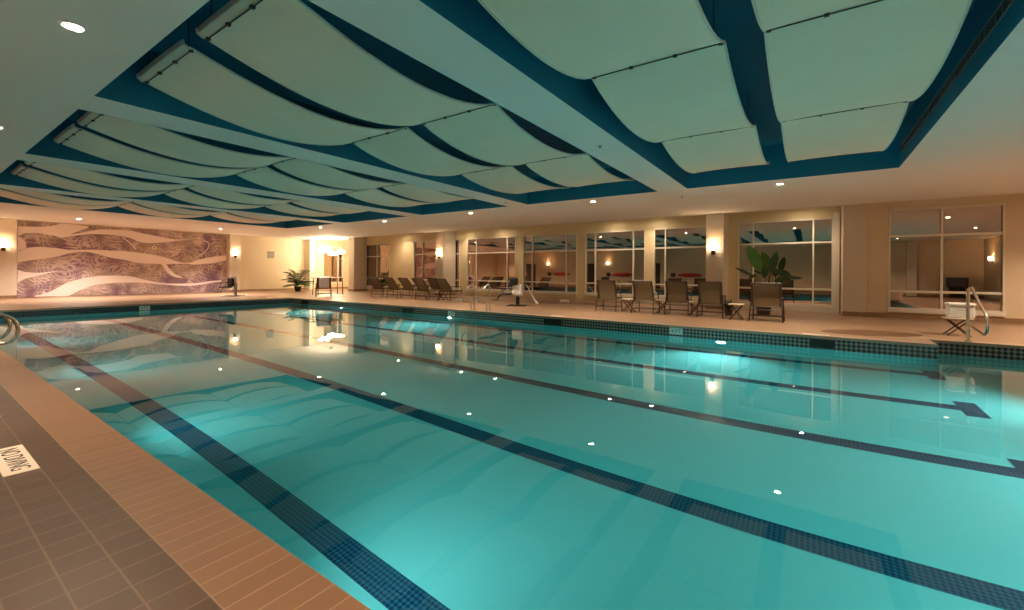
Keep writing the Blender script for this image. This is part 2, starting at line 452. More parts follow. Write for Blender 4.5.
for i, (y0, y1) in enumerate(CO):
    for j, yc in enumerate((y0+.35+.705, y1-.35-.705)):
        o = proto if k == 0 else copy_tree(proto); k += 1
        o.location = (0, yc, 0)
        tag(o, 'wavy cream fabric sail, %s side, in the coffer %s' % ('camera' if j == 0 else 'mural', side[i]), 'ceiling sail', 'fabric sails hung in the teal coffers')

# sprinklers and downlights ---------------------------------------------
def make_down():
    root = empty('downlight')
    a = MB(); a.lathe([(.060, 0), (.090, -.002), (.092, -.008), (.070, -.01), (.060, -.003), (.060, 0)], 24); a.build('trim_ring', M['trimring'], root)
    a = MB(); a.lathe([(.0001, -.0055), (.060, -.005), (.060, -.001), (.0001, -.001)], 20); a.build('lens', M['can'], root)
    return root
DL = []
beam = ['the coffer nearest the camera', 'the second coffer', 'the middle coffer', 'the fourth coffer', 'the farthest coffer']
for i in range(5): DL.append((11.58, .584+4.585*i, ZC, 'on the window side of '+beam[i], 'downlights along the window side soffit'))
DL.append((.90, .60, ZC, 'on the walkway side of '+beam[0], 'downlights over the brown walkway'))
for i in range(1, 5): DL.append((.90, .60+4.6*i, ZC, 'on the walkway side of '+beam[i], 'downlights over the brown walkway'))
DL += [(4.49, 24.69, ZC, 'before the left part of the wave mural', 'downlights before the mural'), (9.47, 24.16, ZC, 'before the right end of the wave mural', 'downlights before the mural'), (-.2, 24.6, ZC, 'before the wall left of the mural', 'downlights before the mural')]
for (px, y, nm) in ((0, 14.57, 'above the far three-bay window'), (0, 12.4, 'above the window beside the ladder'), (0, 6.64, 'above the window behind the first chairs'), (0, 4.96, 'above the window behind the middle chairs'), (0, 19.3, 'above the cream wall by the far window'), (0, .2, 'above the window behind the leafy plant')):
    DL.append((16.62, y, ZR+.04, nm, 'downlights over the windows'))
DL.append((.90, -4.0, ZC, 'over the walkway behind the viewer', 'downlights over the brown walkway'))  # unseen lamp added to lighten the walkway wall mirrored in the glass
DL.append((6.5, -5.8, ZC, 'over the near end deck', 'downlights over the near end deck'))  # unseen lamp added to lift the end wall's reflection
DL.append((11.58, -4.0, ZC, 'over the pool entry deck', 'downlights along the window side soffit'))  # added beyond the frame to brighten the end window wall
DL.append((14.3, -5.3, ZC, 'before the wall beside the end window', 'downlights before the end window'))  # also added out of view, lights the wall by the end window
dproto = make_down(); first = True
for (x, y, z, nm, g) in DL:
    o = dproto if first else copy_tree(dproto); first = False
    o.location = (x, y, z); tag(o, 'small round recessed downlight, lit, '+nm, 'downlight', g)
for (x, y, nm) in ((12.05, 2.83, 'near the coffer corner over the chairs'), (6.6, 2.83, 'midway along the first beam'), (10.4, 7.42, 'on the second beam near the window side')):
    s = MB(); s.lathe([(.035, 0), (.035, -.006), (.012, -.01), (.01, -.03), (.022, -.034), (.022, -.038), (.0001, -.04)], 14)
    o = s.build('sprinkler_head', M['signgrey'], None, True, (x, y, ZC+.002)); tag(o, 'small round sprinkler head on the pale ceiling '+nm, 'sprinkler', 'ceiling sprinklers')

# ------------------------------------------------------------------ walls
def wall_with_holes_X(mb, X0, X1, y0, y1, z0, z1, holes):
    # holes (ya, yb, za, zb) sorted by y
    y = y0
    for (a, b, c, d) in sorted(holes):
        if a > y: mb.box(X0, X1, y, a, z0, z1)
        mb.box(X0, X1, a, b, z0, c); mb.box(X0, X1, a, b, d, z1); y = b
    mb.box(X0, X1, y, y1, z0, z1)
def wall_with_holes_Y(mb, Y0, Y1, x0, x1, z0, z1, holes):
    x = x0
    for (a, b, c, d) in sorted(holes):
        if a > x: mb.box(x, a, Y0, Y1, z0, z1)
        mb.box(a, b, Y0, Y1, z0, c); mb.box(a, b, Y0, Y1, d, z1); x = b
    mb.box(x, x1, Y0, Y1, z0, z1)
ZH = ZR+.06
WIN = [ # ya, yb, z0, z1, mullion ys, rail zs
    (-.60, 2.11, .22, 3.05, (1.64, -.08), (.74, 2.27)),
    (2.46, 5.07, .35, 2.99, (4.64,), (.79, 2.22)),
    (5.42, 8.02, .35, 2.98, (5.91, 7.56), (.79, 2.20)),
    (8.41, 11.23, .35, 2.97, (8.95, 10.73), (.79, 2.20)),
    (11.65, 14.71, .35, 2.97, (12.16, 14.1), (.79, 2.20)),
    (15.20, 18.69, .35, 2.96, (16.4, 18.0), (.79, 2.20)),
    (20.77, 23.25, .30, 2.92, (22.0,), (.79, 2.15)),
]
wl = MB(); wall_with_holes_X(wl, XW, XW+.25, -1.3, 23.6, 0, ZH, [(a, b, c, d) for a, b, c, d, _, _ in WIN])
struct('wall_right', wl, M['column'])
nw = 1
def window_X(X, ya, yb, z0, z1, ms, rs, mt=.045):
    global nw
    fr = MB(); e = .05
    fr.box(X-.03, X+.10, ya, ya+e*.7, z0, z1); fr.box(X-.03, X+.10, yb-e*.7, yb, z0, z1); fr.box(X-.03, X+.10, ya, yb, z1-e, z1)
    fr.box(X-.06, X+.12, ya-.02, yb+.02, z0-.10, z0+.03)
    for m in ms: fr.box(X-.01, X+.08, m-mt/2, m+mt/2, z0, z1)
    for r in rs: fr.box(X-.005, X+.075, ya, yb, r-mt*.6, r+mt*.6)
    o = fr.build('window_%d' % nw, M['frame']); o['kind'] = 'structure'; nw += 1
    p = MB(); p.box(X+.05, X+.058, ya+.01, yb-.01, z0+.01, z1-.01); p.build('pane', M['glass'], o)
for (a, b, c, d, ms, rs) in WIN: window_X(XW, a, b, c, d, ms, rs)
# brown baseboard under the windows
bb = MB()
wl = MB(); XE = 16.40
wall_with_holes_X(wl, XE, XE+.25, YE, -1.3, 0, ZH, [(-4.13, -1.86, .27, 3.10)]); wl.box(XE, XW+.25, -1.36, -1.3, 0, ZH)
struct('wall_right', wl, M['wall']); window_X(XE, -4.13, -1.86, .27, 3.10, (-2.96,), (.76, 2.33), .05)
bb = MB(); bb.box(XE-.02, XE, YE, -1.32, 0, .13); struct('baseboard_right', bb, M['base'])
bb = MB(); bb.box(XW-.02, XW, 2.25, 22.9, 0, .08); struct('baseboard_right', bb, M['lace'])
# white plinth framing around the window behind the plant
bb = MB(); bb.box(XW-.10, XW-.02, -.60, 2.2, .0, .20); bb.box(XW-.10, XW-.02, -.76, -.60, 0, 3.2); struct('trim_8', bb, M['frame'])
# piers
for i, (y0, y1) in enumerate(((-1.36, -.80), (2.43, 3.0), (15.5, 16.07), (22.95, 23.5))):
    p = MB(); p.bbox(16.25, XW, y0, y1, 0, ZH, .012); struct('pillar', p, M['pier'])
    b = MB(); b.box(16.235, 16.25, y0-.01, y1+.01, 0, .13); b.box(16.235, XW, y0-.012, y0, 0, .13); struct('baseboard_right', b, M['base'])
# corner bay
XB = 19.0
wl = MB(); wall_with_holes_X(wl, XB, XB+.2, 23.6, YM, 0, ZH, [(25.3, 27.1, .30, 2.92)]); wl.box(XW, XB+.2, 23.4, 23.6, 0, ZH); struct('wall_right', wl, M['column'])
window_X(XB, 25.3, 27.1, .30, 2.92, (26.2,), (.79, 2.15))
# mural wall
wl = MB(); wall_with_holes_Y(wl, YM, YM+.25, XL-.2, XB+.2, 0, ZH, [(16.95, 18.5, .45, 2.80)])
struct('wall_back', wl, M['wall'])
fr = MB(); X0, X1 = 16.95, 18.5
fr.box(X0, X0+.05, YM-.03, YM+.1, .45, 2.8); fr.box(X1-.05, X1, YM-.03, YM+.1, .45, 2.8); fr.box(X0, X1, YM-.03, YM+.1, 2.75, 2.8); fr.box(X0, X1, YM-.05, YM+.1, .36, .48)
fr.box(X0, X1, YM-.005, YM+.07, .78, .83); fr.box(X1-.42, X1-.37, YM-.005, YM+.07, .45, 2.8)
o = fr.build('window_%d' % nw, M['frame']); o['kind'] = 'structure'
p = MB(); p.box(X0+.01, X1-.01, YM+.05, YM+.058, .46, 2.79); p.build('pane', M['glass'], o)
# pilasters each side of the mural
p = MB(); p.bbox(11.03, 11.62, 27.0, YM, 0, ZC, .01); struct('pillar', p, M['pier'])
p = MB(); p.bbox(2.2, 3.09, 27.1, YM, 0, ZC, .01); struct('pillar', p, M['pier'])
p = MB(); p.bbox(11.62, 12.2, YM-.08, YM, 0, ZC, .01); struct('pillar', p, M['wall'])
p = MB(); p.bbox(15.62, 15.95, YM-.65, YM, 0, ZC, .01); struct('pillar', p, M['pier'])
b = MB(); b.box(XL, 3.1, YM-.29, YM-.27, 0, .12); b.box(11.02, 11.63, 26.985, 27.0, 0, .12); b.box(11.63, XB, YM-.1, YM-.08, 0, .12); struct('baseboard_back', b, M['base'])
p = MB(); p.bbox(XL, 2.2, 27.1, YM, 0, ZC, .01); struct('pillar', p, M['wall'])
p = MB(); p.bbox(XL, XL+.3, -5.2, -4.75, 0, ZC, .01); struct('pillar', p, M['pier'])
# walkway side wall and end wall
wl = MB(); wl.box(XL-.2, XL, YE, YM+.2, 0, ZC+.1); struct('wall_left', wl, M['wall'])
wl = MB(); wl.box(XL-.2, XB, YE-.2, YE, 0, ZH); struct('wall_front', wl, M['wall'])
b = MB(); b.box(XL, XL+.015, YE, YM, 0, .12); struct('baseboard_left', b, M['base'])
# night ground outside the glass
g = MB(); g.box(XW+.3, 60, -30, 60, -.4, -.3); struct('ground_outside', g, M['dark'])

# things along the walkway wall, seen mirrored in the night windows
for i, (y, nm) in enumerate(((7.95, 'nearest the camera'), (13.5, 'second from the camera'), (19.5, 'third from the camera'))):
    r = thing('rescue_board', 'long red rounded rescue board hung on the walkway wall, %s' % nm, 'rescue board', (XL+.005, y, 1.14), 0, 'red rescue boards on the walkway wall')
    b = MB(); pts = [(.10, -1.0+.1*k, 0) for k in range(20)]
    rad = [max(.02, .17*math.sqrt(max(0, 1-((k-9.5)/9.6)**2))) for k in range(20)]
    b.tube(pts, rad, 10, Matrix.Diagonal((.45, 1, 1, 1))); b.build('board', M['red'], r, True)
    b = MB(); b.bbox(.005, .14, 1.05, 1.42, -.17, .15, .04); b.build('strap_pack', M['black'], r)
for i, (y, nm) in enumerate(((10.8, 'nearest the camera'), (16.59, 'in the middle'), (22.9, 'nearest the mural'))):
    d = MB(); d.box(XL, XL+.05, y-.55, y+.55, 0, 2.1); o = d.build('door_%d' % (i+1), M['door']); o['kind'] = 'structure'
    h = MB(); h.tube([(XL+.05, y+.4, 1.0), (XL+.10, y+.4, 1.0), (XL+.10, y+.28, 1.0)], .012, 6); h.build('handle', M['steel'], o)

eq = thing('equipment_cabinet', 'black boxy cabinet on a dark pedestal by the walkway wall, mirrored in the end window', 'cabinet', (XL+.4, -6.85, 0))
m = MB(); m.bbox(-.25, .25, -.42, .42, .55, 1.12, .02); m.build('body', M['black'], eq)
m = MB(); m.bbox(-.2, .2, -.3, .3, 0, .55, .01); m.build('pedestal', M['bronze'], eq)
m = MB(); m.box(.25, .262, -.36, .36, .62, 1.05); m.build('screen', M['slat'], eq)
# ------------------------------------------------------------------ mural
mr = thing('wave_mural', 'wide purple and tan engraved wave mural with pale pink bands on the far wall', 'mural', (3.12, YM-.004, 0))
pn = MB(); pn.box(0, 11.0-3.12, -.025, 0, .02, 3.245); pn.build('panel', M['mural'], mr)
def band(top, bot, off=.031, nm='pale_band', m_='ribbon'):
    def res(pl):
        P = []
        for x, y in pl:
            p = atY(x, y, YM-off); P.append((min(max(p.x, 3.135), 10.985), min(max(p.z, .03), 3.24)))
        return P
    def samp(P, n=60):
        out = []
        xs = [p[0] for p in P]
        for k in range(n+1):
            x = XA + (XBb-XA)*k/n
            for i in range(len(P)-1):
                if xs[i] <= x <= xs[i+1] + 1e-6:
                    # smooth (Catmull-Rom in y)
                    p0 = P[max(i-1, 0)]; p1 = P[i]; p2 = P[i+1]; p3 = P[min(i+2, len(P)-1)]
                    dx = max(p2[0]-p1[0], 1e-6); t = (x-p1[0])/dx
                    m1 = (p2[1]-p0[1])/max(p2[0]-p0[0], 1e-6)*dx; m2 = (p3[1]-p1[1])/max(p3[0]-p1[0], 1e-6)*dx
                    h = (2*t**3-3*t*t+1)*p1[1] + (t**3-2*t*t+t)*m1 + (-2*t**3+3*t*t)*p2[1] + (t**3-t*t)*m2
                    out.append((x, h)); break
            else: out.append((x, P[-1][1]))
        return out
    A, B = res(top), res(bot)
    XA = max(A[0][0], B[0][0]); XBb = min(A[-1][0], B[-1][0])
    a, b = samp(A), samp(B); mb = MB(); v = []; f = []
    n = len(a)
    for (x, z), (x2, z2) in zip(a, b):
        z2 = min(z2, z-.004)
        for yy in (-off, -.0255): v += [(x-3.12, yy, z), (x-3.12, yy, z2)]
    for i in range(n-1):
        q = 4*i; f += [(q, q+4, q+5, q+1), (q+2, q+3, q+7, q+6), (q, q+2, q+6, q+4), (q+1, q+5, q+7, q+3)]
    f += [(0, 1, 3, 2), (4*n-4, 4*n-2, 4*n-1, 4*n-3)]
    mb.add(v, f); mb.build(nm, M[m_], mr)
Z5 = lambda L: [(10+x/7.175, 215+y/7.175) for x, y in L]
Z6 = lambda L: [(110+x/7.177, 215+y/7.177) for x, y in L]
band(Z5([(40, 268), (110, 240), (200, 228), (330, 238), (450, 252), (560, 248), (700, 254), (840, 261)]) + Z6([(200, 270), (300, 285), (400, 305), (480, 332), (560, 345), (640, 320), (740, 300), (835, 288)]),
     Z5([(40, 338), (180, 320), (330, 300), (430, 274), (520, 264), (620, 278), (720, 306), (840, 326)]) + Z6([(200, 345), (300, 350), (400, 354), (500, 350), (560, 351), (620, 354), (740, 345), (835, 325)]))
band(Z5([(40, 80), (200, 84), (300, 78), (370, 62), (440, 66)]), Z5([(40, 150), (100, 132), (200, 130), (300, 145), (370, 160), (440, 150)]))
band(Z5([(440, 66), (480, 70), (520, 76), (560, 84)]), Z5([(440, 136), (480, 120), (520, 106), (560, 92)]))
band(Z5([(440, 140), (560, 118), (640, 104), (760, 106), (861, 112)]) + Z6([(250, 135), (330, 150), (400, 165), (500, 177), (650, 162)]),
     Z5([(440, 152), (560, 138), (640, 138), (760, 146), (861, 165)]) + Z6([(220, 196), (330, 200), (420, 192), (500, 182), (650, 166)]), .033)
band(Z5([(40, 392), (110, 408), (200, 414), (280, 408), (345, 400)]), Z5([(40, 486), (110, 458), (200, 436), (280, 416), (345, 403)]))
band(Z5([(180, 582), (300, 545), (400, 490), (500, 460), (600, 442), (700, 435), (861, 440)]) + Z6([(250, 465), (380, 490), (500, 492), (620, 488), (740, 472), (800, 468)]),
     Z5([(180, 590), (300, 586), (420, 580), (500, 540), (600, 505), (720, 490), (861, 484)]) + Z6([(250, 487), (380, 497), (500, 508), (620, 505), (740, 485), (800, 478)]))
band(Z6([(370, 350), (400, 350), (430, 390), (470, 425), (520, 448)]), Z6([(370, 356), (400, 400), (430, 428), (470, 446), (520, 452)]))
band(Z5([(40, 150), (70, 160), (100, 180), (115, 205)]), Z5([(40, 268), (70, 255), (100, 243), (115, 238)]))
def arc(pts, w, nm='pale_curl'):
    P = [atY(110+x/7.177, 215+y/7.177, YM-.03) for x, y in pts]
    mb = MB(); mb.tube([(p.x-3.12, -.026, p.z) for p in P], w, 6, Matrix.Diagonal((1, 1, 1, 1))); mb.build(nm, M['ribbon'], mr, True)
arc([(630, 300), (670, 275), (700, 245), (712, 215), (700, 192), (665, 185)], .02)
arc([(90, 160), (130, 190), (170, 225), (185, 250)], .02)
arc([(300, 235), (315, 222), (330, 235), (315, 250), (300, 235)], .03)

# ------------------------------------------------------------------ sconces
def make_sconce():
    r = empty('wall_sconce')
    b = MB(); b.bbox(-.035, 0, -.06, .06, -.16, -.02, .008); b.tube([(-.03, 0, -.08), (-.10, 0, -.10), (-.10, 0, -.02)], .012, 8); b.lathe([(.02, -.05), (.06, -.02), (.07, .0), (.0001, 0)], 16, Matrix.Translation((-.10, 0, .0)))
    b.build('bracket', M['bronze'], r, True)
    b = MB(); b.lathe([(.066, .005), (.078, .10), (.09, .19), (.085, .19), (.073, .10), (.060, .01)], 20, Matrix.Translation((-.10, 0, 0))); b.build('shade', M['lamp'], r, True)
    return r
sc = make_sconce(); first = True
for (x, y, z, rz, nm) in ((16.25, 2.76, 2.04, 0, 'pale pier behind the middle chairs'), (16.25, 15.78, 2.06, 0, 'pale pier behind the far chairs'),
                          (11.32, 27.0, 2.1, pi/2, 'pillar right of the mural'), (2.72, 27.1, 2.1, pi/2, 'pillar left of the mural'),
                          (XL, 14.8, 2.0, pi, 'walkway wall between the two far red boards'), (XL, 5.4, 2.0, pi, 'walkway wall nearest the camera'), (XL, 20.9, 2.0, pi, 'walkway wall nearest the mural'), (-.55, YE, 2.05, -pi/2, 'end wall mirrored in the window by the entry')):
    o = sc if first else copy_tree(sc); first = False
    o.location = (x, y, z); o.rotation_euler = (0, 0, rz); tag(o, 'glowing glass uplight sconce on the '+nm, 'wall lamp', 'glass wall sconces')

# chandelier
ch = thing('bubble_chandelier', 'cluster of glowing glass globes hanging in the far corner bay', 'chandelier', (16.2, 25.2, ZC))
b = MB(); b.lathe([(.12, 0), (.12, -.03), (.0001, -.035)], 20); b.build('canopy', M['steel'], ch, True)
b = MB()
for (x, y) in ((-.7, 0), (0, 0), (.65, 0)): b.tube([(x*.1, 0, -.02), (x, y, -.45)], .006, 6)
b.tube([(-.8, 0, -.45), (.8, 0, -.55)], .012, 6); b.build('rod', M['steel'], ch)
random.seed(3)
for k in range(13):
    x = -.78 + 1.56*k/12; z = -.75 - .14*k/12 + random.uniform(-.12, .14) + (.10 if k < 5 else 0); y = random.uniform(-.12, .12)
    b = MB(); b.ball((x, y, z), random.uniform(.085, .12), 14); b.build('globe', M['globe'], ch, True)

# ------------------------------------------------------------------ chairs
def make_chair(recl, top, seatl):
    # local +x is the way the sitter faces; origin on the floor between the rear feet
    W = .31; r = empty('sling_chair')
    sz = .40; jx = .10; bx = jx - recl
    def sling(path, nm, w):
        P = [[(x, -w + 2*w*j/4, z - (.018*(1-((j-2)/2)**2))) for j in range(5)] for x, z in path]
        m = MB(); m.sheet(P, .006); m.build(nm, M['sling'], r, True)
    back = [(jx - .0 + (bx-jx)*t + .035*sin(pi*t), sz+.0 + (top-sz)*t) for t in [i/8 for i in range(9)]]
    sling(back, 'backrest', W-.042)
    sling([(jx + (seatl-jx)*t, sz + .035*t**2 - .02*sin(pi*t)) for t in [i/8 for i in range(9)]], 'seat', W-.025)
    m = MB()
    for s in (-1, 1): m.tube([(x, s*(W-.018), z) for x, z in back], .026, 6)
    m.tube([(back[-1][0], -W+.018, top), (back[-1][0], W-.018, top)], .016, 6); m.tube([(back[4][0]-.01, -W+.018, back[4][1]+.10), (back[4][0]-.01, W-.018, back[4][1]+.10)], .008, 6)
    m.build('back_frame', M['bronze'], r, True)
    m = MB()
    for s in (-1, 1): m.tube([(jx, s*(W-.018), sz), (jx+(seatl-jx)*.5, s*(W-.018), sz-.005), (seatl, s*(W-.018), sz+.035)], .015, 6)
    m.tube([(seatl, -W+.018, sz+.035), (seatl, W-.018, sz+.035)], .015, 6); m.tube([(jx, -W+.018, sz-.02), (jx, W-.018, sz-.02)], .013, 6)
    m.build('seat_frame', M['bronze'], r, True)
    for s in (-1, 1):
        m = MB(); m.tube([(-.06, s*(W+.03), 0), (-.03, s*(W+.025), .2), (.03, s*(W+.01), .42), (.09, s*(W+.0), .60)], .016, 6); m.build('leg', M['bronze'], r, True)
        m = MB(); m.tube([(seatl-.02, s*(W+.02), 0), (seatl-.05, s*(W+.01), .3), (seatl-.09, s*W, .5), (seatl-.14, s*W, .60)], .016, 6); m.build('leg', M['bronze'], r, True)
        ax = jx + (bx-jx)*.36
        m = MB(); m.bbox(ax, seatl-.08, s*W-.024, s*W+.024, .595, .622, .008); m.build('armrest', M['bronze'], r)
    m = MB()
    for s in (-1, 1): m.tube([(-.045, s*(W+.026), .14), (seatl-.03, s*(W+.015), .14)], .011, 6)
    m.tube([(.12, -W-.015, .14), (.12, W+.015, .14)], .011, 6); m.tube([(seatl-.2, -W-.01, .14), (seatl-.2, W+.01, .14)], .011, 6)
    m.tube([(.05, -W+.0, .30), (.05, W, .30)], .011, 6)
    m.build('stretcher', M['bronze'], r, True)
    return r
cp = make_chair(.20, .99, .62); first = True
for (x, y, rz, nm) in ((13.05, 5.34, .05, 'leftmost of the middle row'), (13.0, 4.16, -.03, 'second from the left in the middle row'), (13.05, 3.19, .03, 'third from the left in the middle row'),
                       (12.98, 2.28, .0, 'fourth in the middle row, beside the shrub'), (12.72, .92, -.02, 'rightmost, before the big-leafed plant')):
    o = cp if first else copy_tree(cp); first = False
    o.location = (x, y, 0); o.rotation_euler = (0, 0, rz); o.scale = (1, .97 if y > 1 else 1.08, 1)
    tag(o, 'brown mesh sling chair, '+nm, 'chair', 'sling chairs by the middle windows')
cp = make_chair(.42, .94, .78); first = True
for (x, y, rz, nm) in ((13.2, 16.85, .12, 'farthest left of the far row'), (13.25, 15.8, .02, 'second from the left in the far row'), (13.25, 14.8, -.02, 'middle of the far row'), (13.2, 13.85, .0, 'fourth from the left in the far row'),
                       (13.2, 12.5, .03, 'nearest the pool ladder in the far row'), (14.95, 14.75, .1, 'standing behind the far row near the windows')):
    o = cp if first else copy_tree(cp); first = False
    o.location = (x, y, 0); o.rotation_euler = (0, 0, rz)
    tag(o, 'reclined brown mesh chair, '+nm, 'chair', 'reclined sling chairs by the far pier')

def make_table(s=.18, h=.42):
    r = empty('side_table')
    m = MB(); m.bbox(-s, s, -s, s, h-.03, h, .008); m.build('table_top', M['lace'], r)
    for sg in (-1, 1):
        m = MB()
        for x in (-s+.04, s-.04): m.tube([(x, -sg*(s-.02), 0), (x, sg*(s-.03), h-.03)], .013, 6)
        m.tube([(-s+.04, -sg*(s-.02)*.8, .04), (s-.04, -sg*(s-.02)*.8, .04)], .010, 6)
        m.build('leg', M['bronze'], r, True)
    return r
tp = make_table(); first = True
for (x, y, nm) in ((13.35, 4.72, 'between the first and second chairs from the left'), (13.35, 3.68, 'between the second and third chairs from the left'), (13.3, 2.74, 'left of the chair beside the open crossed-leg table'), (12.95, 1.62, 'beside the chair at the right end'), (13.6, 12.95, 'in the far row, beside the chair nearest the ladder')):
    o = tp if first else copy_tree(tp); first = False
    o.location = (x, y, 0); tag(o, 'small side table with crossed legs, '+nm, 'side table', 'crossed-leg side tables')

# folding stand with white box by the entry
o = copy_tree(tp); o.name = 'folding_stand'; o.location = (12.35, -2.46, 0); o.scale = (1.1, 1.1, .86)
del o['group']; tag(o, 'black folding stand with crossed legs beside the entry handrail', 'stand')
bx = thing('towel_box', 'white lidded box resting on the folding stand by the entry handrail', 'box', (12.35, -2.50, .362))
m = MB(); m.bbox(-.15, .15, -.185, .185, 0, .25, .02); m.build('body', M['white'], bx)
m = MB(); m.bbox(-.165, .165, -.20, .20, .25, .30, .015); m.build('lid', M['white'], bx)
m = MB(); m.tube([(-.16, -.08, .16), (-.19, -.07, .17), (-.19, .07, .17), (-.16, .08, .16)], .008, 6); m.build('handle', M['grey'], bx)
m = MB(); m.bbox(12.2, 12.5, -2.92, -2.62, .0, .0+.01, .002)

# ------------------------------------------------------------------ pool ladders and rails
def rail_pts(nose, post, top, low):
    # figure-four rail; x axis toward the deck, origin at the pool edge
    raw = [(post+.02, 0), (post, .45), (post-.01, top-.06), (post-.05, top-.01), (post-.11, top), (post-.17, top-.04), (nose+.06, .60), (nose, .52), (nose-.02, .40), (nose+.02, .31), (nose+.09, .27), (post-.25, .25), (post-.19, .22), (post-.16, .15), (post-.15, 0)]
    out = []
    for i in range(len(raw)-1):
        p0 = raw[max(i-1, 0)]; p1 = raw[i]; p2 = raw[i+1]; p3 = raw[min(i+2, len(raw)-1)]
        for k in range(4):
            t = k/4
            q = [.5*((2*p1[a]) + (-p0[a]+p2[a])*t + (2*p0[a]-5*p1[a]+4*p2[a]-p3[a])*t*t + (-p0[a]+3*p1[a]-3*p2[a]+p3[a])*t**3) for a in (0, 1)]
            out.append((q[0], 0, q[1]))
    out.append((raw[-1][0], 0, raw[-1][1])); return out
def make_ladder():
    r = empty('pool_ladder')
    for s in (-1, 1):
        m = MB(); P = [(x, s*.32, z) for x, _, z in rail_pts(-.06, .50, .83, .3)]
        m.tube(P, .021, 10); m.build('handrail', M['steel'], r, True)
        for px in (.52, .35):
            m = MB(); m.lathe([(.045, 0), (.045, .008), (.025, .018), (.022, .018)], 16, Matrix.Translation((px, s*.32, 0))); m.build('escutcheon', M['steel'], r, True)
    for k in range(3):
        m = MB(); m.bbox(-.10, -.02, -.25, .25, -.50-.28*k, -.47-.28*k, .006); m.build('tread', M['white'], r)
    m = MB()
    for s in (-1, 1): m.tube([(-.03, s*.27, -.35), (-.03, s*.27, -1.15)], .018, 8)
    m.build('underwater_rail', M['steel'], r, True)
    return r
l1 = make_ladder(); l1.location = (10.35, 8.66, 0); tag(l1, 'stainless steel pool ladder handrails on the window side, right of the reclined chairs', 'pool ladder', 'pool ladders')
l2 = copy_tree(l1); l2.location = (PX0-.10, 8.66, 0); l2.rotation_euler = (0, 0, pi); tag(l2, 'stainless steel pool ladder handrails cut off by the left edge of the picture', 'pool ladder', 'pool ladders')
r = thing('entry_handrail', 'bent stainless steel handrail at the recessed pool entry', 'handrail', (AX+.15, -2.4, 0))
m = MB(); m.tube([(0, 0, 0), (-.01, 0, .45), (0, 0, .93)], .027, 10); m.build('post', M['steel'], r, True)
def cr(raw, n=5):
    out = []
    for i in range(len(raw)-1):
        p0 = Vector(raw[max(i-1, 0)]); p1 = Vector(raw[i]); p2 = Vector(raw[i+1]); p3 = Vector(raw[min(i+2, len(raw)-1)])
        for k in range(n):
            t = k/n; out.append(.5*((2*p1) + (-p0+p2)*t + (2*p0-5*p1+4*p2-p3)*t*t + (-p0+3*p1-3*p2+p3)*t**3))
    out.append(Vector(raw[-1])); return out
m = MB(); m.tube(cr([(0, 0, .93), (-.10, 0, .985), (-.24, 0, .99), (-.34, 0, .93), (-.7, 0, .72), (-1.02, 0, .54), (-1.08, 0, .45), (-1.07, 0, .33), (-.98, 0, .25), (-.85, 0, .23), (-.5, 0, .27), (-.2, 0, .30), (-.1, 0, .26), (-.07, 0, .15), (-.07, 0, 0)]), .021, 10); m.build('grab_loop', M['steel'], r, True)
for px in (0, -.07):
    m = MB(); m.lathe([(.05, 0), (.05, .008), (.03, .02), (.025, .02)], 16, Matrix.Translation((px, 0, 0))); m.build('escutcheon', M['steel'], r, True)

# ------------------------------------------------------------------ pool lifts
def lift(name, label, loc, rz, pale):
    r = thing(name, label, 'pool lift', loc, rz)
    hm = M['white'] if pale else M['grey']
    m = MB(); m.bbox(-.04, .30, -.16, .16, .0, .05, .01); 
    for s in (-1, 1): m.tube([(.1, s*.05, .03), (-.25, s*.30, .02)], .018, 6); m.tube([(.15, s*.05, .03), (.42, s*.26, .02)], .018, 6)
    m.build('base', M['black'] if pale else hm, r)
    m = MB(); m.bbox(.06, .18, -.06, .06, .05, .62 if not pale else .36, .012)
    m.build('column', M['black'] if pale else hm, r)
    m = MB()
    if pale: m.bbox(-.06, .30, -.15, .17, .38, .78, .04)
    else: m.tube([(.12, 0, .6), (.13, 0, .86), (.05, 0, .93), (-.1, 0, .92)], .035, 8)
    m.build('housing' if pale else 'mast_arm', hm, r, not pale)
    m = MB(); m.bbox(-.55, -.12, -.20, .20, .40, .47, .02); m.build('seat', M['black'], r)
    m = MB(); m.bbox(-.16, -.02 if not pale else .10, -.21, .21, .46 if not pale else .76, .88 if not pale else 1.02, .04); m.build('backrest', M['black'], r)
    for s in (-1, 1):
        m = MB(); m.tube([(-.1, s*.22, .66), (-.42, s*.22, .64), (-.46, s*.22, .46)], .018, 6); m.build('armrest', M['black'], r, True)
    m = MB(); m.tube([(-.5, -.12, .42), (-.64, -.12, .25)], .015, 6); m.tube([(-.5, .12, .42), (-.64, .12, .25)], .015, 6); m.bbox(-.80, -.58, -.18, .18, .20, .235, .01); m.build('footrest', M['black'], r)
    return r
lift('pool_lift', 'black seated pool lift with grey mast at the far end before the mural', (9.42, 22.7, 0), .12, False)
lift('pool_lift', 'pool lift with white housing and black headrest before the windows, right of the ladder', (13.0, 8.85, 0), -1.15, True)
po = thing('leaning_pole', 'slim white pole leaning on the deck right of the white pool lift', 'pole', (14.35, 8.72, 0))
m = MB(); m.tube([(0, 0, 0), (.10, .55, .74)], [.035, .012], 8); m.build('shaft', M['white'], po, True)
m = MB(); m.tube([(-.01, -.06, .005), (.01, .08, .12)], .045, 8); m.build('grip', M['white'], po, True)

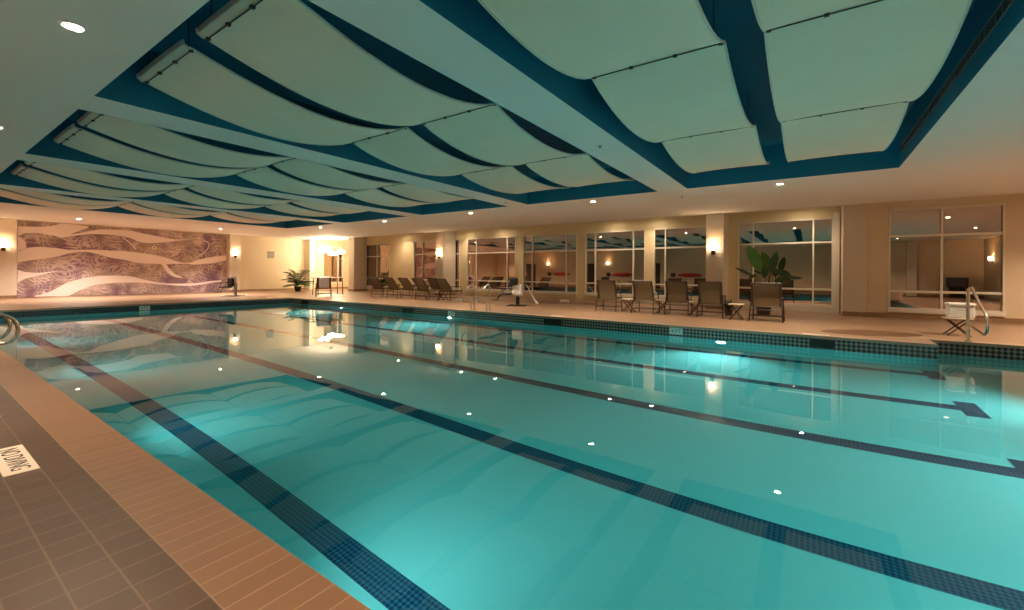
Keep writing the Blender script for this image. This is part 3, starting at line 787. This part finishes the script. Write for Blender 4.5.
# white drain box, darker brown floor strip, damp patch
m = MB(); m.bbox(15.4, 15.62, 7.95, 8.3, 0, .13, .015); o = m.build('vent_box', M['lace']); tag(o, 'low pale box on the dark floor strip under the long windows', 'box')
m = MB(); m.box(15.05, 16.5, 6.4, 9.7, 0, .004); struct('trim_9', m, M['wet'])  # flat strip in a darker brown than the deck tile
m = MB(); pts = []
for k in range(28):
    a = 2*pi*k/28; pts.append((11.72 + .55*cos(a) - .25*sin(a), -1.05 + .85*sin(a)))
m.prism(pts, 0, .003); o = m.build('damp_patch', M['wet']); tag(o, 'dark oval damp patch on the deck by the pool entry corner', 'puddle', kind='stuff')

# ------------------------------------------------------------------ plants
def leaf(mb, base, dirv, length, width, droop=.2, up=Vector((0, 0, 1)), n=8, fold=.18):
    d = Vector(dirv).normalized(); side = d.cross(up)
    if side.length < .05: side = Vector((0, 1, 0))
    side.normalize(); nrm = side.cross(d); P = Vector(base); v = []; f = []
    for i in range(n+1):
        t = i/n; w = width*math.sin(pi*min(1, t*.92+.06))**.75*.5 if t < 1 else .002
        c = P + d*(length*t) + Vector((0, 0, -droop*length*t*t))
        for s_ in (-1, 0, 1): v.append(c + side*s_*w + nrm*(abs(s_)*w*fold*2))
    for i in range(n):
        for j in range(2):
            a = i*3+j; f.append((a, a+1, a+4, a+3))
    mb.add(v, f)
# bird of paradise
pl = thing('bird_of_paradise_plant', 'tall potted plant with broad paddle leaves behind the chair at the right end', 'potted plant', (15.0, 1.15, 0))
m = MB(); m.lathe([(.0001, 0), (.17, 0), (.23, .38), (.25, .42), (.22, .42), (.20, .36), (.0001, .36)], 24); m.build('pot', M['pot'], pl, True)
for k, (st_, tip, wd, dr, mt) in enumerate((((.0, .07, 1.30), (-.1, .42, 2.10), .34, .0, 'leaf'), ((-.05, -.18, 1.28), (-.05, -.34, 1.90), .22, .0, 'leafd'), ((.0, .25, 1.12), (.1, .80, 1.50), .09, .12, 'leafd'),
                                    ((.0, -.2, 1.32), (.05, -.58, 1.30), .18, .35, 'leafd'), ((-.05, -.05, 1.12), (-.05, -.02, 1.50), .20, .0, 'leafd'), ((0, .2, 1.2), (-.05, .40, 1.10), .10, .1, 'leafd'),
                                    ((0, -.3, 1.05), (-.1, -.55, 1.05), .16, .2, 'leafd'), ((0, -.35, 1.12), (-.05, -.95, 1.12), .07, .05, 'leafd'))):
    s0 = Vector(st_); t0 = Vector(tip); m = MB(); leaf(m, s0, t0-s0, (t0-s0).length, wd, dr, up=Vector((1, 0, .15)), n=10, fold=.12)
    lf = m.build('leaf', M[mt], pl, True)
    m = MB(); m.tube(cr([(0, 0, .36), (s0.x*.4, s0.y*.4, .6), tuple(s0), tuple(s0 + (t0-s0)*.3)]), .013, 6); m.build('stem', M['stem'] if mt == 'leafd' else M['leaf'], pl, True)
# small shrub beside chair
pl = thing('small_potted_shrub', 'small low green shrub between the fourth chair and the crossed-leg table', 'potted plant', (14.1, 1.97, 0))
m = MB(); m.lathe([(.0001, 0), (.09, 0), (.12, .16), (.10, .16), (.0001, .13)], 16); m.build('pot', M['pot'], pl, True)
m = MB()
for k in range(60):
    a = random.uniform(0, 2*pi); e = random.uniform(.1, 1.3); b0 = Vector((.05*cos(a), .05*sin(a), .15+random.uniform(0, .15)))
    leaf(m, b0, (cos(a)*cos(e), sin(a)*cos(e), sin(e)), random.uniform(.16, .30), .06, .25, n=4)
m.build('foliage', M['leafd'], pl, True)
# palm in far corner
pl = thing('potted_palm', 'bushy potted palm with spreading green fronds before the cream far wall', 'potted plant', (14.1, 25.4, 0))
m = MB(); m.lathe([(.0001, 0), (.15, 0), (.20, .26), (.22, .30), (.19, .30), (.0001, .25)], 24); m.build('pot', M['pot'], pl, True)
random.seed(11)
for k in range(32):
    a = 2*pi*k/32*5 + random.uniform(-.2, .2); reach = random.uniform(.5, 1.05); h = random.uniform(.25, 1.25); m = MB()
    ax = [Vector((reach*t*cos(a), reach*t*sin(a), .34 + h*1.5*t - (h*1.5-h+.28)*t*t)) for t in [i/12 for i in range(13)]]
    m.tube(ax, [.014*(1-.7*i/12) for i in range(13)], 5)
    for i in range(2, 13):
        d = (ax[i]-ax[i-1]).normalized(); s_ = d.cross(Vector((0, 0, 1))).normalized(); Lf = .34*sin(pi*(i/12)*.85+.2)
        for q in (-1, 1): leaf(m, ax[i], s_*q + d*.8, Lf, .075, .35, n=4)
    m.build('frond', M['leaf'] if k % 3 == 0 else M['leafd'], pl, True)

# ------------------------------------------------------------------ far table, chair, towel, panel
tb = thing('tall_table', 'tall narrow table with pale top in the far corner bay', 'table', (13.0, 20.6, 0))
m = MB(); m.bbox(-.75, .85, -.3, .3, .87, .905, .008); m.build('table_top', M['lace'], tb)
for (x, y) in ((-.65, -.24), (.75, -.24), (-.65, .24), (.75, .24)):
    m = MB(); m.tube([(x, y, 0), (x*.97, y*.9, .87)], .022, 8); m.build('leg', M['bronze'], tb, True)
cp2 = make_chair(.14, .90, .5); cp2.name = 'patio_chair'; cp2.location = (11.85, 19.05, 0); cp2.rotation_euler = (0, 0, 1.1)
tag(cp2, 'brown mesh patio chair with a towel over it, beside the palm at the far end', 'chair')
tw = MB(); P = []
for i in range(15):
    t = i/14
    if t < .55: p = (-.035-.05*(1-t/.55)*0 - .06, .42 + .54*(t/.55))
    elif t < .65: p = (-.04 + (t-.55)*.9, .965)
    else: p = (.06, .96 - (t-.65)/.35*.40)
    P.append([(p[0] + .012*sin(j*1.7+i*.3), -.22 + .44*j/8, p[1]) for j in range(9)])
v = []; f = []
for r_i in P: v += r_i
for off in (0,):
    for i in range(14):
        for j in range(8): a = i*9+j; f.append((a, a+1, a+10, a+9))
tw.add(v, f); o = tw.build('towel', M['towel'], None, True, (11.85, 19.05, 0)); o.rotation_euler = (0, 0, 1.1)
sm = o.modifiers.new('thickness', 'SOLIDIFY'); sm.thickness = .012
tag(o, 'lilac grey towel draped over the patio chair at the far end', 'towel')
m = MB(); m.bbox(0, .42, -.02, 0, 0, .42, .008); o = m.build('wall_panel', M['signgrey'], None, False, (13.27, YM-.0, 2.0))
fr = MB(); fr.box(.03, .39, -.024, -.019, .29, .39); fr.box(.03, .39, -.024, -.019, .05, .10); fr.build('print', M['grille'], o)
tag(o, 'small grey square notice panel on the cream far wall above the palm', 'sign')

# ------------------------------------------------------------------ signs
def text(s, name, size, M4, material, parent, ext=.0006, sx=1):
    c = bpy.data.curves.new(name, 'FONT'); c.body = s; c.size = size; c.extrude = ext; c.align_x = 'CENTER'; c.align_y = 'CENTER'
    o = bpy.data.objects.new(name, c); COL.objects.link(o)
    dg = bpy.context.evaluated_depsgraph_get(); me = bpy.data.meshes.new_from_object(o.evaluated_get(dg)); bpy.data.objects.remove(o)
    me.transform(M4 @ Matrix.Diagonal((sx, 1, 1, 1))); me.materials.clear(); me.materials.append(material)
    o = bpy.data.objects.new(name, me); COL.objects.link(o); o.parent = parent; return o
sg = thing('no_diving_tile', 'white ceramic no diving tile set in the brown walkway', 'sign', (.462, 4.125, 0))
m = MB(); m.bbox(-.073, .073, -.305, .305, -.01, .0035, .002); m.build('tile', M['signtile'], sg)
# read by someone on the deck facing the pool: right is -Y, up is +X
Mx = Matrix(((0, 1, 0, 0), (-1, 0, 0, 0), (0, 0, 1, .0042), (0, 0, 0, 1)))
text('NO DIVING', 'lettering', .118, Mx, M['ink'], sg, sx=.82)
sg = thing('depth_marker_tile', 'white ceramic depth tile in the walkway, cut by the left picture edge', 'sign', (.462, 5.56, 0))
m = MB(); m.bbox(-.073, .073, -.15, .15, -.01, .0035, .002); m.build('tile', M['signtile'], sg)
def wtile(loc, rot, nm, txt, w=.30, h=.15):
    sg = thing('depth_marker_tile', nm, 'sign', loc, rot, None)
    m = MB(); m.bbox(-w/2, w/2, -.006, .004, -h/2, h/2, .002); m.build('tile', M['white'], sg)
    if txt: text(txt, 'lettering', .12, Matrix(((1, 0, 0, 0), (0, 0, -1, -.0065), (0, 1, 0, -.0), (0, 0, 0, 1))), M['ink'], sg)
wtile((PX1, 2.57, -.135), -pi/2, 'white depth tile in the waterline band below the middle chairs', '4 FT')
wtile((PX1, 9.62, -.145), -pi/2, 'white depth tile in the waterline band left of the window side ladder', '4 FT')
wtile((5.22, PY1, -.145), 0, 'white depth tile in the far waterline band below the mural', '4 FT')
for (y, nm) in ((5.82, 'left of the middle chairs'), (-.10, 'by the pool entry corner')):
    m = MB(); m.bbox(PX1+.14, PX1+.27, y-.22, y+.22, -.01, .004, .002); o = m.build('coping_marker_tile', M['white'])
    tag(o, 'long white marker tile in the pool coping '+nm, 'sign')
for (x, y, w_, nm) in ((PX1, 5.85, .28, 'below the left end of the middle chairs'), (PX1, -.20, .20, 'near the pool entry'), (PX1, 11.7, .28, 'below the reclined chairs'), (PX1, 18.3, .28, 'near the far corner')):
    s = thing('skimmer_opening', 'dark skimmer slot in the waterline tiles '+nm, 'skimmer', (x, y, -.15))
    m = MB(); m.box(-.008, .0, -w_, w_, -.075, .075); m.build('throat', M['dark'], s)
    m = MB(); m.box(-.012, 0, -w_-.02, w_+.02, .075, .088); m.box(-.012, 0, -w_-.02, w_+.02, -.088, -.075); m.build('frame', M['black'], s)

# ------------------------------------------------------------------ lights
def light(name, kind, loc, energy, col, rot=(0, 0, 0), **kw):
    d = bpy.data.lights.new(name, kind); d.energy = energy; d.color = col
    for k_, v_ in kw.items(): setattr(d, k_, v_)
    o = bpy.data.objects.new(name, d); COL.objects.link(o); o.location = loc; o.rotation_euler = rot; return o
WARM = (1, .75, .53)
for (x, y, z, nm, g) in DL:
    near = x < 2
    mur = y > 24 and x > 3 and z < ZR
    light('downlight_beam', 'SPOT', (x, y, z-.02), (750 if (y > 24 and x > 3 and z < ZR) else 270 if not near else 225) if z < ZR else 50, (1, .80, .66) if mur else WARM, spot_size=R(125), spot_blend=.9, shadow_soft_size=.06)
plights = []
for (x, y, rz, e, nm) in ([(PX1, yy, pi, 46, nm) for yy, nm in ((1.61, 'below the chairs'), (9.67, 'left of the window side ladder'), (15.6, 'near the far corner'))]
                      + [(PX0, yy, 0, 14, nm) for yy, nm in ((-1.4, 'nearest the camera'), (2.2, 'second from the camera'), (5.8, 'third from the camera'), (9.7, 'fourth from the camera'), (13.6, 'fifth from the camera'), (17.4, 'nearest the mural'))]):  # walkway side lights are added out of view to spread light evenly
    p = thing('pool_light', 'round lit underwater light in the %s pool wall %s' % ('window side' if x > 5 else 'walkway side', nm), 'pool light', (x, y, -.62), rz, 'underwater pool lights')
    m = MB(); RY = Matrix.Rotation(pi/2, 4, 'Y')
    m.lathe([(.085, .0), (.105, .008), (.11, .02), (.09, .024), (.085, .018)], 24, RY); m.build('bezel', M['steel'], p, True)
    m = MB(); m.lathe([(.0001, .022), (.05, .02), (.085, .012), (.085, .0), (.0001, .0)], 24, RY); m.build('lens', M['poollens'], p, True)
    s = 1 if x < 5 else -1
    light('pool_light_beam', 'AREA', (x + s*.05, y, -.62), e*.5, (1, .97, .90), (0, -s*R(88), 0), shape='DISK', size=.18, spread=R(118))
for x in (3.2, 5.6, 8.0):  # added beams without fixtures on the unseen near end wall, fill the pool
    light('pool_light_beam', 'AREA', (x, PY0+.06, -.62), 24, (1, .97, .90), (R(92), 0, 0), shape='DISK', size=.18, spread=R(118))

# ------------------------------------------------------------------ world and view
wd = bpy.data.worlds.new('night'); scn.world = wd; wd.use_nodes = True
wd.node_tree.nodes['Background'].inputs[0].default_value = (.010, .009, .012, 1); wd.node_tree.nodes['Background'].inputs[1].default_value = .5
vs = scn.view_settings; vs.view_transform = 'Standard'; vs.look = 'None'; vs.exposure = 1.45; vs.gamma = 1; vs.use_curve_mapping = False
cy = scn.cycles; cy.use_denoising = True; cy.max_bounces = 14; cy.diffuse_bounces = 6; cy.glossy_bounces = 5; cy.transmission_bounces = 10; cy.transparent_max_bounces = 10
cy.sample_clamp_indirect = 4; cy.caustics_refractive = True; cy.caustics_reflective = False; cy.blur_glossy = .3
